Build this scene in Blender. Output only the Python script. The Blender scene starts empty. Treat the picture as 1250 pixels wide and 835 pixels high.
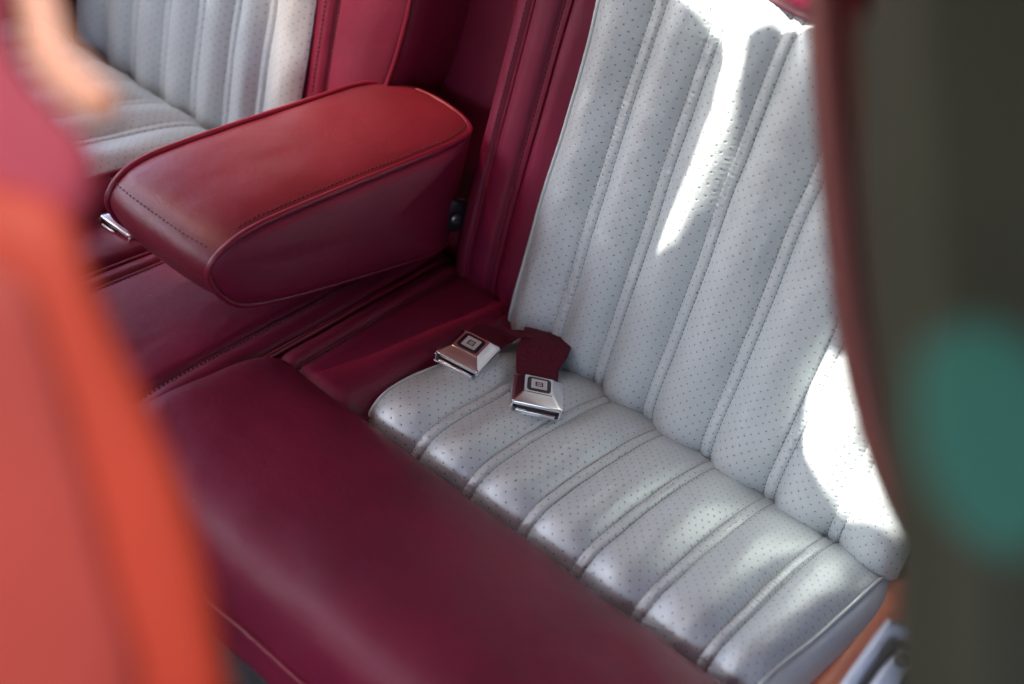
import bpy, bmesh, math, random
import numpy as np
from mathutils import Vector, Matrix, Euler
random.seed(7); rng = np.random.RandomState(7)
SC = bpy.context.scene; COL = SC.collection

# ------------------------------------------------------------------ camera model (solved from the photo's vanishing points)
FPX, CX, CY = 1540.0, 625.0, 417.5
def nrm(v):
    v = np.array(v, float); return v/np.linalg.norm(v)
AX = -nrm([-2685, -1767, FPX]); AY = nrm([1335, -677, FPX]); AY = nrm(AY-AX*AX.dot(AY)); AZ = np.cross(AX, AY)
M = np.array([AX, AY, AZ])
def ray(px, py): return M@np.array([(px-CX)/FPX, (py-CY)/FPX, 1.])
C0 = -ray(1090, 682)
_r = ray(655, 480); C0 = C0*(1.1/np.linalg.norm(_r*(-C0[2]/_r[2])))
def pz(px, py, z=0.): r = ray(px, py); return C0+r*((z-C0[2])/r[2])
def pyy(px, py, y=0.): r = ray(px, py); return C0+r*((y-C0[1])/r[1])
def pxx(px, py, x=0.): r = ray(px, py); return C0+r*((x-C0[0])/r[0])
def pd(px, py, d): return C0+ray(px, py)*d

# ------------------------------------------------------------------ noise in numpy
_tab = rng.rand(64, 64)
def vnoise(u, v):
    iu = np.floor(u).astype(int); iv = np.floor(v).astype(int); fu = u-iu; fv = v-iv
    fu = fu*fu*(3-2*fu); fv = fv*fv*(3-2*fv)
    g = lambda a, b: _tab[a % 64, b % 64]
    return (g(iu, iv)*(1-fu)*(1-fv)+g(iu+1, iv)*fu*(1-fv)+g(iu, iv+1)*(1-fu)*fv+g(iu+1, iv+1)*fu*fv)*2-1
def fbm(u, v, o=3):
    r = 0; a = 1
    for k in range(o): r = r+a*vnoise(u*2**k+7.3*k, v*2**k+3.1*k); a *= .5
    return r
def sstep(a, b, x):
    t = np.clip((x-a)/(b-a), 0, 1); return t*t*(3-2*t)

# ------------------------------------------------------------------ object helpers
def link(o, parent=None, **kw):
    COL.objects.link(o)
    if parent is not None: o.parent = parent
    for k, v in kw.items(): o[k] = v
    return o
def empty(name, label, cat, loc=(0, 0, 0), group=None, rot=None):
    o = bpy.data.objects.new(name, None); o.empty_display_size = .02; link(o)
    o.location = loc; o['label'] = label; o['category'] = cat
    if rot is not None: o.rotation_euler = rot
    if group: o['group'] = group
    return o
def obj(name, verts, faces, mat, parent=None, uv=None, smooth=True):
    me = bpy.data.meshes.new(name); me.from_pydata([tuple(v) for v in verts], [], [tuple(f) for f in faces]); me.update()
    if uv is not None:
        l = me.uv_layers.new(name='UVMap'); idx = np.zeros(len(me.loops), int); me.loops.foreach_get('vertex_index', idx)
        l.data.foreach_set('uv', np.array(uv)[idx].astype(np.float32).ravel())
    me.polygons.foreach_set('use_smooth', [smooth]*len(me.polygons)); me.materials.append(mat)
    return link(bpy.data.objects.new(name, me), parent)
def bmobj(name, bm, mat, parent=None, smooth=False):
    me = bpy.data.meshes.new(name); bm.normal_update(); bm.to_mesh(me); bm.free()
    me.polygons.foreach_set('use_smooth', [smooth]*len(me.polygons)); me.materials.append(mat)
    return link(bpy.data.objects.new(name, me), parent)
def grid_faces(nv, nu, off=0, flip=False):
    j, i = np.meshgrid(np.arange(nv-1), np.arange(nu-1), indexing='ij'); a = j*nu+i+off
    f = np.stack([a, a+1, a+nu+1, a+nu], -1).reshape(-1, 4)
    return f[:, ::-1] if flip else f
def grid(name, P, mat, parent=None, uv=None, flip=False):
    nv, nu = P.shape[:2]
    return obj(name, P.reshape(-1, 3), grid_faces(nv, nu, 0, flip), mat, parent, None if uv is None else uv.reshape(-1, 2))
def catmull(pts, n=8, closed=False):
    P = [np.array(p, float) for p in pts]; out = []
    m = len(P)
    rngk = range(m if closed else m-1)
    for k in rngk:
        if closed: a, b, c, d = P[k-1], P[k], P[(k+1) % m], P[(k+2) % m]
        else:
            b, c = P[k], P[k+1]; a = P[k-1] if k > 0 else 2*b-c; d = P[k+2] if k+2 < m else 2*c-b
        for t in np.arange(n)/n:
            out.append(.5*((2*b)+(-a+c)*t+(2*a-5*b+4*c-d)*t*t+(-a+3*b-3*c+d)*t**3))
    if not closed: out.append(P[-1])
    return np.array(out)
def resample(P, step=None, n=None):
    P = np.array(P); d = np.r_[0, np.cumsum(np.linalg.norm(np.diff(P, axis=0), axis=1))]
    if n is None: n = max(2, int(d[-1]/step)+1)
    s = np.linspace(0, d[-1], n)
    return np.stack([np.interp(s, d, P[:, k]) for k in range(P.shape[1])], -1), s
def tube(P, r, ns=8, closed=False):
    P = np.array(P, float); n = len(P); V = []; F = []
    T = np.gradient(P, axis=0) if not closed else (np.roll(P, -1, 0)-np.roll(P, 1, 0))
    T /= np.linalg.norm(T, axis=1)[:, None]+1e-12
    ref = np.array([0, 0, 1.]) if abs(T[0][2]) < .9 else np.array([1., 0, 0])
    N = ref-T[0]*ref.dot(T[0]); N /= np.linalg.norm(N)
    for k in range(n):
        N = N-T[k]*N.dot(T[k]); N /= np.linalg.norm(N); B = np.cross(T[k], N)
        rr = r[k] if hasattr(r, '__len__') else r
        for a in range(ns):
            th = 2*math.pi*a/ns; V.append(P[k]+rr*(math.cos(th)*N+math.sin(th)*B))
    m = n if closed else n-1
    for k in range(m):
        for a in range(ns):
            b = (a+1) % ns; k2 = (k+1) % n
            F.append((k*ns+a, k*ns+b, k2*ns+b, k2*ns+a))
    if not closed:
        F.append(tuple(range(ns))[::-1]); F.append(tuple((n-1)*ns+a for a in range(ns)))
    return V, F
class Mesh:
    def __init__(s): s.V = []; s.F = []
    def add(s, V, F):
        o = len(s.V); s.V += [tuple(v) for v in V]; s.F += [tuple(i+o for i in f) for f in F]; return s
    def build(s, name, mat, parent=None, smooth=True): return obj(name, s.V, s.F, mat, parent, None, smooth)
def piping(name, P, r, mat, parent, step=.004, closed=False):
    Q, _ = resample(P, step); return Mesh().add(*tube(Q, r, 10, closed)).build(name, mat, parent)
def stitch_row(ms, P, Nn, pitch=.0046, ln=.0032, r=.00055, sink=.0):
    """little lozenges of thread along P, lying on the leather whose normal is Nn"""
    ms.new(); P = np.array(P); Nn = np.array(Nn); d = np.r_[0, np.cumsum(np.linalg.norm(np.diff(P, axis=0), axis=1))]
    s = np.arange(pitch/2, d[-1], pitch)
    Q = np.stack([np.interp(s, d, P[:, k]) for k in range(3)], -1); T = np.stack([np.interp(s+.0005, d, P[:, k]) for k in range(3)], -1)-np.stack([np.interp(s-.0005, d, P[:, k]) for k in range(3)], -1)
    NN = np.stack([np.interp(s, d, Nn[:, k]) for k in range(3)], -1)
    for q, t, n in zip(Q, T, NN):
        t = t/(np.linalg.norm(t)+1e-9); n = n/(np.linalg.norm(n)+1e-9); b = np.cross(t, n); V = []
        q = q-n*sink
        for u, rr in ((-.5, .25), (-.28, .9), (0, 1.1), (.28, .9), (.5, .25)):
            c = q+t*ln*u+n*(.0004*(1-4*u*u)-.0002)
            for a in range(6):
                th = a*math.pi/3; V.append(c+rr*r*(math.cos(th)*n+math.sin(th)*b))
        F = [(k*6+a, k*6+(a+1) % 6, k*6+6+(a+1) % 6, k*6+6+a) for k in range(4) for a in range(6)]
        F += [tuple(range(6))[::-1], tuple(range(24, 30))]
        ms.add(V, F)

class Stitches:
    def __init__(s): s.L = []
    def add(s, V, F): s.L[-1].add(V, F)
    def new(s): s.L.append(Mesh())
    def build(s, name, mat, parent):
        for m in s.L: m.build(name, mat, parent)
# ------------------------------------------------------------------ materials
def newmat(name):
    m = bpy.data.materials.new(name); m.use_nodes = True; nt = m.node_tree; b = nt.nodes['Principled BSDF']; return m, nt, b
def N(nt, t, **kw):
    n = nt.nodes.new(t)
    for k, v in kw.items():
        if k in n.inputs: n.inputs[k].default_value = v
        else: setattr(n, k, v)
    return n
def mth(nt, op, a, b=None):
    n = nt.nodes.new('ShaderNodeMath'); n.operation = op
    for i, x in enumerate((a, b)):
        if x is None: continue
        if isinstance(x, (int, float)): n.inputs[i].default_value = x
        else: nt.links.new(x, n.inputs[i])
    return n.outputs[0]
def leather(name, base, rough=.42, var=.12, perf=False, grain=1.0, metallic=0., spec=.5, hue2=None, coat=0., gs=1.0, dust=False):
    m, nt, b = newmat(name); L = nt.links
    tc = N(nt, 'ShaderNodeTexCoord')
    big = N(nt, 'ShaderNodeTexNoise', Scale=9., Detail=4.); L.new(tc.outputs['Object'], big.inputs['Vector'])
    fine = N(nt, 'ShaderNodeTexNoise', Scale=750.*gs, Detail=3., Roughness=.6); L.new(tc.outputs['Object'], fine.inputs['Vector'])
    vor = N(nt, 'ShaderNodeTexVoronoi', Scale=620.*gs); vor.feature = 'DISTANCE_TO_EDGE'
    dst = N(nt, 'ShaderNodeTexNoise', Scale=160., Detail=2.); L.new(tc.outputs['Object'], dst.inputs['Vector'])
    mx = N(nt, 'ShaderNodeMix'); mx.data_type = 'VECTOR'; mx.inputs[0].default_value = .012
    L.new(tc.outputs['Object'], mx.inputs[4]); L.new(dst.outputs['Color'], mx.inputs[5]); L.new(mx.outputs[1], vor.inputs['Vector'])
    wr = N(nt, 'ShaderNodeTexNoise', Scale=70., Detail=5., Roughness=.62, Distortion=1.2); L.new(tc.outputs['Object'], wr.inputs['Vector'])
    # colour
    cr = N(nt, 'ShaderNodeMix'); cr.data_type = 'RGBA'
    c2 = hue2 or tuple(x*(1-var*2) for x in base)
    cr.inputs[6].default_value = (*[min(1, x*(1+var)) for x in base], 1); cr.inputs[7].default_value = (*c2, 1)
    rmp = N(nt, 'ShaderNodeMapRange'); rmp.inputs[1].default_value = .3; rmp.inputs[2].default_value = .75
    L.new(big.outputs['Fac'], rmp.inputs[0]); L.new(rmp.outputs[0], cr.inputs[0])
    colout = cr.outputs[2]
    # bump height
    v1 = mth(nt, 'MINIMUM', vor.outputs['Distance'], .25)
    h = mth(nt, 'ADD', mth(nt, 'MULTIPLY', v1, 1.3*grain), mth(nt, 'MULTIPLY', fine.outputs['Fac'], .5*grain))
    h = mth(nt, 'ADD', h, mth(nt, 'MULTIPLY', wr.outputs['Fac'], 1.6*min(grain, 1)))
    if perf:
        uv = N(nt, 'ShaderNodeUVMap'); sx = N(nt, 'ShaderNodeSeparateXYZ'); L.new(uv.outputs[0], sx.inputs[0])
        jn = N(nt, 'ShaderNodeTexNoise', Scale=28., Detail=2.); L.new(tc.outputs['Object'], jn.inputs['Vector']); js = N(nt, 'ShaderNodeSeparateColor'); L.new(jn.outputs['Color'], js.inputs[0])
        jit = [mth(nt, 'MULTIPLY', js.outputs[q_], .008) for q_ in (0, 1)]
        def dot(off):
            ds = []
            for k in (0, 1):
                p = mth(nt, 'ADD', mth(nt, 'DIVIDE', mth(nt, 'ADD', sx.outputs[k], jit[k]), .0094), 50.+off)
                f = mth(nt, 'SUBTRACT', mth(nt, 'FRACT', p), .5); ds.append(mth(nt, 'MULTIPLY', f, f))
            return mth(nt, 'SQRT', mth(nt, 'ADD', ds[0], ds[1]))
        dmin = mth(nt, 'MINIMUM', dot(0.), dot(.5))
        mr = N(nt, 'ShaderNodeMapRange'); mr.inputs[1].default_value = .040; mr.inputs[2].default_value = .068; mr.inputs[3].default_value = 1; mr.inputs[4].default_value = 0
        L.new(dmin, mr.inputs[0])
        mr2 = N(nt, 'ShaderNodeMapRange'); mr2.inputs[1].default_value = .05; mr2.inputs[2].default_value = .15; mr2.inputs[3].default_value = 1; mr2.inputs[4].default_value = 0
        L.new(dmin, mr2.inputs[0])
        c3 = N(nt, 'ShaderNodeMix'); c3.data_type = 'RGBA'; L.new(mr.outputs[0], c3.inputs[0]); L.new(colout, c3.inputs[6]); c3.inputs[7].default_value = (.03, .03, .04, 1); colout = c3.outputs[2]
        h = mth(nt, 'SUBTRACT', h, mth(nt, 'MULTIPLY', mr2.outputs[0], 1.1))
        L.new(mth(nt, 'MULTIPLY', mth(nt, 'SUBTRACT', 1., mr.outputs[0]), metallic), b.inputs['Metallic'])
    else: b.inputs['Metallic'].default_value = metallic
    if dust:
        dv = N(nt, 'ShaderNodeTexVoronoi', Scale=34.); L.new(tc.outputs['Object'], dv.inputs['Vector']); dc = N(nt, 'ShaderNodeSeparateColor'); L.new(dv.outputs['Color'], dc.inputs[0])
        dm = mth(nt, 'MULTIPLY', mth(nt, 'LESS_THAN', dv.outputs['Distance'], mth(nt, 'MULTIPLY', dc.outputs[1], .022)), mth(nt, 'GREATER_THAN', dc.outputs[0], .55))
        c4 = N(nt, 'ShaderNodeMix'); c4.data_type = 'RGBA'; L.new(mth(nt, 'MULTIPLY', dm, .55), c4.inputs[0]); L.new(colout, c4.inputs[6]); c4.inputs[7].default_value = (.6, .5, .48, 1); colout = c4.outputs[2]
    L.new(colout, b.inputs['Base Color'])
    bp = N(nt, 'ShaderNodeBump', Strength=.55, Distance=.00035); L.new(h, bp.inputs['Height']); L.new(bp.outputs[0], b.inputs['Normal'])
    rr = N(nt, 'ShaderNodeMapRange'); rr.inputs[3].default_value = rough-.05; rr.inputs[4].default_value = rough+.08
    L.new(wr.outputs['Fac'], rr.inputs[0]); L.new(rr.outputs[0], b.inputs['Roughness'])
    b.inputs['Specular IOR Level'].default_value = spec
    b.inputs['Coat Weight'].default_value = coat; b.inputs['Coat Roughness'].default_value = .25
    return m
def plain(name, base, rough=.5, metallic=0., noise=.1, scale=200., bump=.0, spec=.5):
    m, nt, b = newmat(name); L = nt.links
    tc = N(nt, 'ShaderNodeTexCoord'); n = N(nt, 'ShaderNodeTexNoise', Scale=scale, Detail=4.); L.new(tc.outputs['Object'], n.inputs['Vector'])
    c = N(nt, 'ShaderNodeMix'); c.data_type = 'RGBA'; L.new(n.outputs['Fac'], c.inputs[0])
    c.inputs[6].default_value = (*[x*(1-noise) for x in base], 1); c.inputs[7].default_value = (*[min(1, x*(1+noise)) for x in base], 1)
    L.new(c.outputs[2], b.inputs['Base Color']); b.inputs['Roughness'].default_value = rough; b.inputs['Metallic'].default_value = metallic
    b.inputs['Specular IOR Level'].default_value = spec
    if bump:
        bp = N(nt, 'ShaderNodeBump', Strength=.8, Distance=bump); L.new(n.outputs['Fac'], bp.inputs['Height']); L.new(bp.outputs[0], b.inputs['Normal'])
    return m
BURG = leather('burgundy_leather', (.17, .0075, .033), .44, .15, grain=1.0, spec=.42, dust=True)
ARML = leather('armrest_leather', (.145, .011, .023), .37, .12, grain=.9, spec=.5, dust=True)
BURGP = leather('burgundy_piping', (.17, .007, .026), .33, .1, grain=.4)
SILV = leather('silver_perforated_leather', (.58, .628, .63), .42, .05, perf=True, metallic=.32, grain=.75)
SILVP = leather('silver_leather', (.58, .628, .63), .42, .05, metallic=.32, grain=.8)
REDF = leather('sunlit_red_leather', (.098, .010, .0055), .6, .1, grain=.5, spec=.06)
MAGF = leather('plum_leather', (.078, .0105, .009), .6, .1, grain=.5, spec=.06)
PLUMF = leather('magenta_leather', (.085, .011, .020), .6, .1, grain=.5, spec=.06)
TANF = leather('tan_leather', (.16, .06, .035), .6, .1, grain=.5)
THREADS = plain('silver_thread', (.17, .18, .20), .6, 0, .1, 900)
THREADC = plain('pale_silver_thread', (.36, .37, .38), .6, 0, .1, 900)
THREADB = plain('burgundy_thread', (.045, .006, .013), .6, 0, .15, 900)
CHROME = plain('chrome', (.80, .79, .80), .2, 1., .03, 90, .00004)
STEEL = plain('satin_steel', (.50, .53, .58), .35, .9, .05, 90)
DKSTEEL = plain('dull_steel', (.16, .15, .15), .35, .9, .2, 300)
BLACK = plain('black_enamel', (.012, .010, .012), .3)
EMB = plain('emblem_silver', (.62, .58, .58), .4, .4)
FOAM = plain('dark_underside', (.035, .008, .012), .8)
RUBBER = plain('brown_rubber_seal', (.10, .06, .03), .6)
PAINT = plain('dark_olive_paint', (.062, .064, .044), .7, 0, .12, 6, spec=.15)
TEAL = plain('teal_reflection_colour', (.04, .20, .15), .7, 0, .1, 8)  # solid colour imitating a teal reflection
CARPET = plain('grey_carpet', (.10, .105, .11), .95, 0, .5, 700, .003)
LINER = plain('headliner', (.30, .06, .07), .9)
def webmat():
    m, nt, b = newmat('burgundy_webbing'); L = nt.links
    uv = N(nt, 'ShaderNodeUVMap'); sx = N(nt, 'ShaderNodeSeparateXYZ'); L.new(uv.outputs[0], sx.inputs[0])
    a = mth(nt, 'SINE', mth(nt, 'MULTIPLY', mth(nt, 'ADD', sx.outputs[0], sx.outputs[1]), 3300.)); c = mth(nt, 'SINE', mth(nt, 'MULTIPLY', mth(nt, 'SUBTRACT', sx.outputs[0], sx.outputs[1]), 3300.))
    h = mth(nt, 'MULTIPLY', a, c)
    bp = N(nt, 'ShaderNodeBump', Strength=.9, Distance=.0006); L.new(h, bp.inputs['Height']); L.new(bp.outputs[0], b.inputs['Normal'])
    tc = N(nt, 'ShaderNodeTexCoord'); n = N(nt, 'ShaderNodeTexNoise', Scale=260., Detail=5.); L.new(tc.outputs['Object'], n.inputs['Vector'])
    cm = N(nt, 'ShaderNodeMix'); cm.data_type = 'RGBA'; L.new(n.outputs['Fac'], cm.inputs[0]); cm.inputs[6].default_value = (.06, .005, .015, 1); cm.inputs[7].default_value = (.21, .018, .045, 1)
    L.new(cm.outputs[2], b.inputs['Base Color']); b.inputs['Roughness'].default_value = .75
    b.inputs['Specular IOR Level'].default_value = .2
    return m
WEB = webmat()

# ------------------------------------------------------------------ fluted insert
def flutes(x, edges, ribs, hw, A):
    """height over the valleys, across x; edges = (left, right)"""
    h = np.zeros_like(x); stops = [edges[0]]
    for r in ribs: stops += [r-hw, r+hw]
    stops.append(edges[1])
    for k in range(0, len(stops), 2):
        a, b = stops[k], stops[k+1]; t = np.clip((x-a)/(b-a), 0, 1); m = (x >= a) & (x <= b)
        h = np.where(m, A*(1-np.abs(2*t-1)**2.1), h)
    for r in ribs:
        d = np.abs(x-r)/hw; h = np.where(d < 1, .0026*(1-d**4), h)
    return h
def insert(name, prof, edges, ribs, hw, A, parent, to3, step=(.0012, .0012), amp=lambda s, L: 1., xmap=lambda x, s: x, pucker=1., seed=0., mat=None):
    """prof: (n,2) path along the flutes (c, d) where d is depth out of the surface plane"""
    pr, s = resample(catmull(prof, 10), step[1]); Lg = s[-1]
    t = np.gradient(pr, axis=0); t /= np.linalg.norm(t, axis=1)[:, None]; nn = np.stack([-t[:, 1], t[:, 0]], -1)
    nx = int((edges[1]-edges[0])/step[0])+1
    # keep exact stops in the x list so the seams stay crisp
    stops = sorted([edges[0], edges[1]]+[r+q*hw for r in ribs for q in (-1, 1)])
    x = np.unique(np.r_[np.linspace(edges[0], edges[1], nx), stops])
    X, S = np.meshgrid(x, s)
    H = flutes(X, edges, ribs, hw, A)
    a = amp(s, Lg)[:, None]; H = H*a
    # puckers where the thread pulls the leather, wrinkles
    dmin = np.min([np.abs(X-q) for q in stops], axis=0)
    ph = 2*np.pi*S/.0046
    H = H-.0008*np.exp(-(dmin/.0011)**2)+pucker*.00034*np.exp(-((dmin-.0022)/.0016)**2)*np.cos(ph)
    H = H+.0015*fbm(X*30+seed, S*16+seed, 3)*sstep(0, .012, dmin)+.00022*fbm(X*60+seed+9, S*170, 3)*np.exp(-(dmin/.010)**2)
    base = pr[:, None, :]+nn[:, None, :]*H[..., None]
    Xm = xmap(X, S)+.0012*fbm(X*8+seed, S*14+5+seed, 2)*a
    P = to3(Xm, base[..., 0], base[..., 1])
    o = grid(name, P, mat or SILV, parent, np.stack([X, S], -1))
    # normals
    dx = np.gradient(P, axis=1); ds = np.gradient(P, axis=0); Nn = np.cross(dx, ds); Nn /= np.linalg.norm(Nn, axis=-1)[..., None]+1e-12
    return o, P, Nn, x, s
def stitch_on(ms, P, Nn, x, at, **kw):
    kw.setdefault('r', .0008); k = int(np.argmin(np.abs(x-at))); stitch_row(ms, P[:, k], Nn[:, k], **kw)

seat = empty('bench_seat', 'burgundy leather rear bench seat with fluted silver perforated cushions and folded down armrest', 'car seat', (0, 0, -.2))
def group(name, parent=None):
    o = bpy.data.objects.new(name, None); o.empty_display_size = .02; link(o, parent); return o
def inv(o, parent):
    """keep world placement while parenting under the seat's base"""
    o.parent = parent
# all seat parts are modelled in scene coordinates; the base empty sits at z=-0.2, so compensate
def under(o, parent=seat):
    o.parent = parent
    if parent is seat: o.location = (0, 0, .2)
    return o

to_up = lambda X, c, d: np.stack([X, c, d], -1)           # cushion: c = y, d = z
to_back = lambda X, c, d: np.stack([X, -d, c], -1)        # backrest: c = z, d toward the front (-y)

# ======================= CUSHION =======================
# the near front bolster is the cushion's own body: the large burgundy leather mesh
def roll_profile(y0, z0, top, yf, zf):
    return None
prof = [(-.300, .004), (-.27, .0115), (-.235, .0075), (-.214, -.009), (-.205, -.024), (-.203, -.035)]
front = [(-.345, -.104), (-.385, -.106), (-.403, -.100), (-.410, -.088), (-.4125, -.070), (-.4135, -.058), (-.4125, -.036), (-.406, -.015), (-.391, .001), (-.366, .0085), (-.330, .0115)]
pr, s = resample(catmull(front+[(-.29, .0115), (-.26, .0095), (-.236, .002), (-.2205, -.012), (-.214, -.026), (-.213, -.04)], 8), .004)
xs = np.r_[np.linspace(-.4825, -.44, 16)[:-1], np.linspace(-.44, .02, 90)]
X, S = np.meshgrid(xs, s)
t = np.gradient(pr, axis=0); t /= np.linalg.norm(t, axis=1)[:, None]; nn = np.stack([-t[:, 1], t[:, 0]], -1)
sgn = -1 if nn[len(nn)//2][1] < 0 else 1
edge = 1-np.clip((X+.4825)/.02, 0, 1); edgeR = np.clip((X+.01)/.03, 0, 1)
H = .0016*fbm(X*9, S*9, 2)+.0006*fbm(X*35, S*35, 3)-.0035*edge**2.5-.014*edgeR**2
near = np.exp(-((S-(s[-1]-.02))/.03)**2); H = H+near*.0010*fbm(X*45+4, S*12, 2)
base = pr[:, None, :]+sgn*nn[:, None, :]*H[..., None]
P = to_up(X, base[..., 0], base[..., 1])
# trim the far left back corner is joined to the side panel; close the underside with a back face
bol = grid('seat_cushion', P, BURG, None); under(bol); cushion = bol
k = int(np.argmin(np.abs(pr[:, 1]+.058)+(pr[:, 0] > -.38)*1))
piping('piping', [P[k, i] + np.array([0, -.001, -.001]) for i in range(P.shape[1])], .0032, BURGP, cushion)
ms = Stitches(); 
# front bolster left edge close-off (rounded side going down under line A piping)
# centre section: profile across x, following the seams
def xprof(x):
    """height across the middle of the bench: (x, z) control points"""
    cp = [(-.785, -.060), (-.770, -.045), (-.750, -.006), (-.735, .003), (-.700, .006), (-.678, .004), (-.671, -.004), (-.668, -.006), (-.664, -.002), (-.655, .0015), (-.650, -.001), (-.6465, -.0035), (-.643, -.0005), (-.630, .003),
          (-.575, .005), (-.530, .004), (-.518, .0015), (-.5145, -.0022), (-.511, .0005), (-.502, .002), (-.493, -.001), (-.4885, -.006), (-.4815, -.006), (-.478, -.001), (-.468, .003), (-.4625, .001), (-.4595, -.003), (-.456, .0005), (-.445, .004), (-.420, .004), (-.405, .0005), (-.397, -.008), (-.390, -.018)]
    q = np.array(cp); d = catmull(q, 10); return np.interp(x, d[:, 0], d[:, 1])
def seam_dx(y):  # seams drift to -x toward the back
    return -.030*np.clip((y+.23)/.26, -0.7, 1.2)
def burg_centre(name, xa, xb, ya, yb, nxs, nys, extra=None, parent=None):
    x = np.linspace(xa, xb, nxs); y = np.linspace(ya, yb, nys); X, Yy = np.meshgrid(x, y)
    Z = xprof(X)+.0007*fbm(X*14, Yy*10, 3)+.0004*fbm(X*60, Yy*25, 2)
    f = np.clip((-.33-Yy)/.08, 0, 1); Z = Z-.05*(1-np.sqrt(np.clip(1-(f)**2, 0, 1)))
    bk = np.clip((Yy+.01)/.07, 0, 1); Z = Z-.03*bk**2
    Z = Z-.012*(np.clip((X+.60)/-.2, 0, 1))
    w = 1-sstep(-.44, -.39, X)   # inner seams drift, the insert edge does not
    Xo = X+(seam_dx(Yy)+.0)*w*sstep(-.80, -.60, X)
    P = np.stack([Xo, Yy, Z], -1); return x, y, P
x, y, Pc = burg_centre('centre', -.785, -.4845, -.40, .06, 200, 120)
cen = grid('centre_panel', Pc, BURG, cushion)
x2, y2, Ps = burg_centre('side', -.4845, -.388, -.268, .06, 80, 110)
# transverse seam dip where the side panel meets the front bolster
Yg = Ps[..., 1]; Ps[..., 2] -= .012*np.clip((-.222-Yg)/.02, 0, 1)**1.5
sid = grid('side_panel', Ps, BURG, cushion)
def along(P, x, at, dz=0., ya=-9, yb=9):
    k = int(np.argmin(np.abs(x-at))); q = P[:, k].copy(); q[:, 2] += dz; m = (q[:, 1] > ya) & (q[:, 1] < yb); return q[m]
# seam pipings along A and E, D
piping('piping', along(Pc, x, -.4852, .0045), .0030, BURGP, cushion)
piping('piping', along(Pc, x, -.668, .0025), .0022, BURGP, cushion)
piping('piping', along(Pc, x, -.6465, .0015), .0016, BURGP, cushion)
piping('piping', along(Ps, x2, -.4595, .0012, -.222), .0016, BURGP, cushion)
piping('piping', along(Pc, x, -.5145, .0006), .0014, BURGP, cushion)
up = lambda q: np.tile([0, 0, 1.], (len(q), 1))
for PP, xx, at in ((Pc, x, -.510), (Ps, x2, -.4565), (Pc, x, -.6425)):
    q = along(PP, xx, at, .0006); stitch_row(ms, q, up(q), r=.0007)
ms.build('stitching', THREADB, cushion)
# piping of the transverse seam
q = np.array([[-.474, -.2345, -.0035], [-.44, -.2335, -.007], [-.41, -.2315, -.013], [-.388, -.226, -.020]])
piping('piping', catmull(q, 8), .0017, BURGP, cushion)

# near silver insert
RC = [-.3345, -.2775, -.2205, -.1665, -.1095, -.0505]
cprof = [(-.212, -.036), (-.2105, -.024), (-.203, -.011), (-.188, -.0035), (-.165, -.0005), (-.12, .0012), (-.08, .0005), (-.055, -.0015), (-.03, -.006), (-.008, -.013), (.012, -.022), (.028, -.036)]
def camp(s, L): return .28+.72*sstep(.0, .045, s)-.75*sstep(L-.135, L-.055, s)
CE = (-.389, .001)
def cx(X, S):  # cushion flutes: left edge wavers like sewn leather
    return X-.004*np.exp(-((X+.389)/.02)**2)*np.sin(S*26)-.014*np.exp(-((X-.001)/.03)**2)*(1-sstep(0, .16, S))
o, P, Nn, xx, ss = insert('silver_insert', cprof, CE, RC, .0046, .0100, cushion, to_up, amp=camp, xmap=cx, seed=2.)
msS = Stitches()
for r in RC:
    for q in (-1, 1): stitch_on(msS, P, Nn, xx, r+q*.0046, sink=.0001)
lp = P[:, 0]+np.array([-.0005, 0, .0012]); rp = P[:, -1]+np.array([.001, 0, .001])
piping('piping', lp[4:], .0015, SILVP, cushion, .003)
piping('piping', rp[2:], .0017, SILVP, cushion, .003)
# silver side wall right of the insert
sw = []
for k in range(0, len(P), 3):
    b = P[k, -1]; sw.append([b+np.array([dx, 0, dz]) for dx, dz in ((.0, 0), (.008, -.003), (.0155, -.012), (.0185, -.028), (.018, -.06), (.016, -.14))])
sw = np.array(sw); uvs = sw[..., :2]
swr = np.stack([catmull(r, 5) for r in sw]); grid('side_wall', swr, SILVP, cushion)
msS.build('stitching', THREADC, cushion)

# far silver insert (beyond the armrest)
RL = [-.815, -.872, -.929, -.986, -1.043]; FZ = .026
fprof = [(y_, z_+FZ) for y_, z_ in ((-.30, -.05), (-.292, -.02), (-.27, -.004), (-.20, .0), (-.12, .0), (-.07, -.002), (-.045, -.01), (-.02, -.03), (.0, -.055))]
o, P, Nn, xx, ss = insert('silver_insert', fprof, (-1.10, -.758), sorted(RL), .0048, .0110, cushion, to_up, step=(.002, .0024), amp=camp, seed=5., pucker=.6)
msF = Stitches()
for r in RL:
    for q in (-1, 1): stitch_on(msF, P, Nn, xx, r+q*.0048)
msF.build('stitching', THREADS, cushion)
piping('piping', P[:, -1]+np.array([.001, 0, .001]), .0024, BURGP, cushion)
rb = np.array([[b+np.array([dx, 0, dz]) for dx, dz in ((0, 0), (.006, -.004), (.010, -.014), (.011, -.03), (.006, -.05))] for b in P[::4, -1]])
grid('side_wall', rb, BURGP, cushion)
# foam body under everything
def box(x0, x1, y0, y1, z0, z1):
    V = [(a, b, c) for c in (z0, z1) for b in (y0, y1) for a in (x0, x1)]
    return V, [(0, 2, 3, 1), (4, 5, 7, 6), (0, 1, 5, 4), (2, 6, 7, 3), (0, 4, 6, 2), (1, 3, 7, 5)]
Mesh().add(*box(-1.12, .008, -.300, .12, -.2, -.045)).build('foam_base', FOAM, cushion, False)

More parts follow.
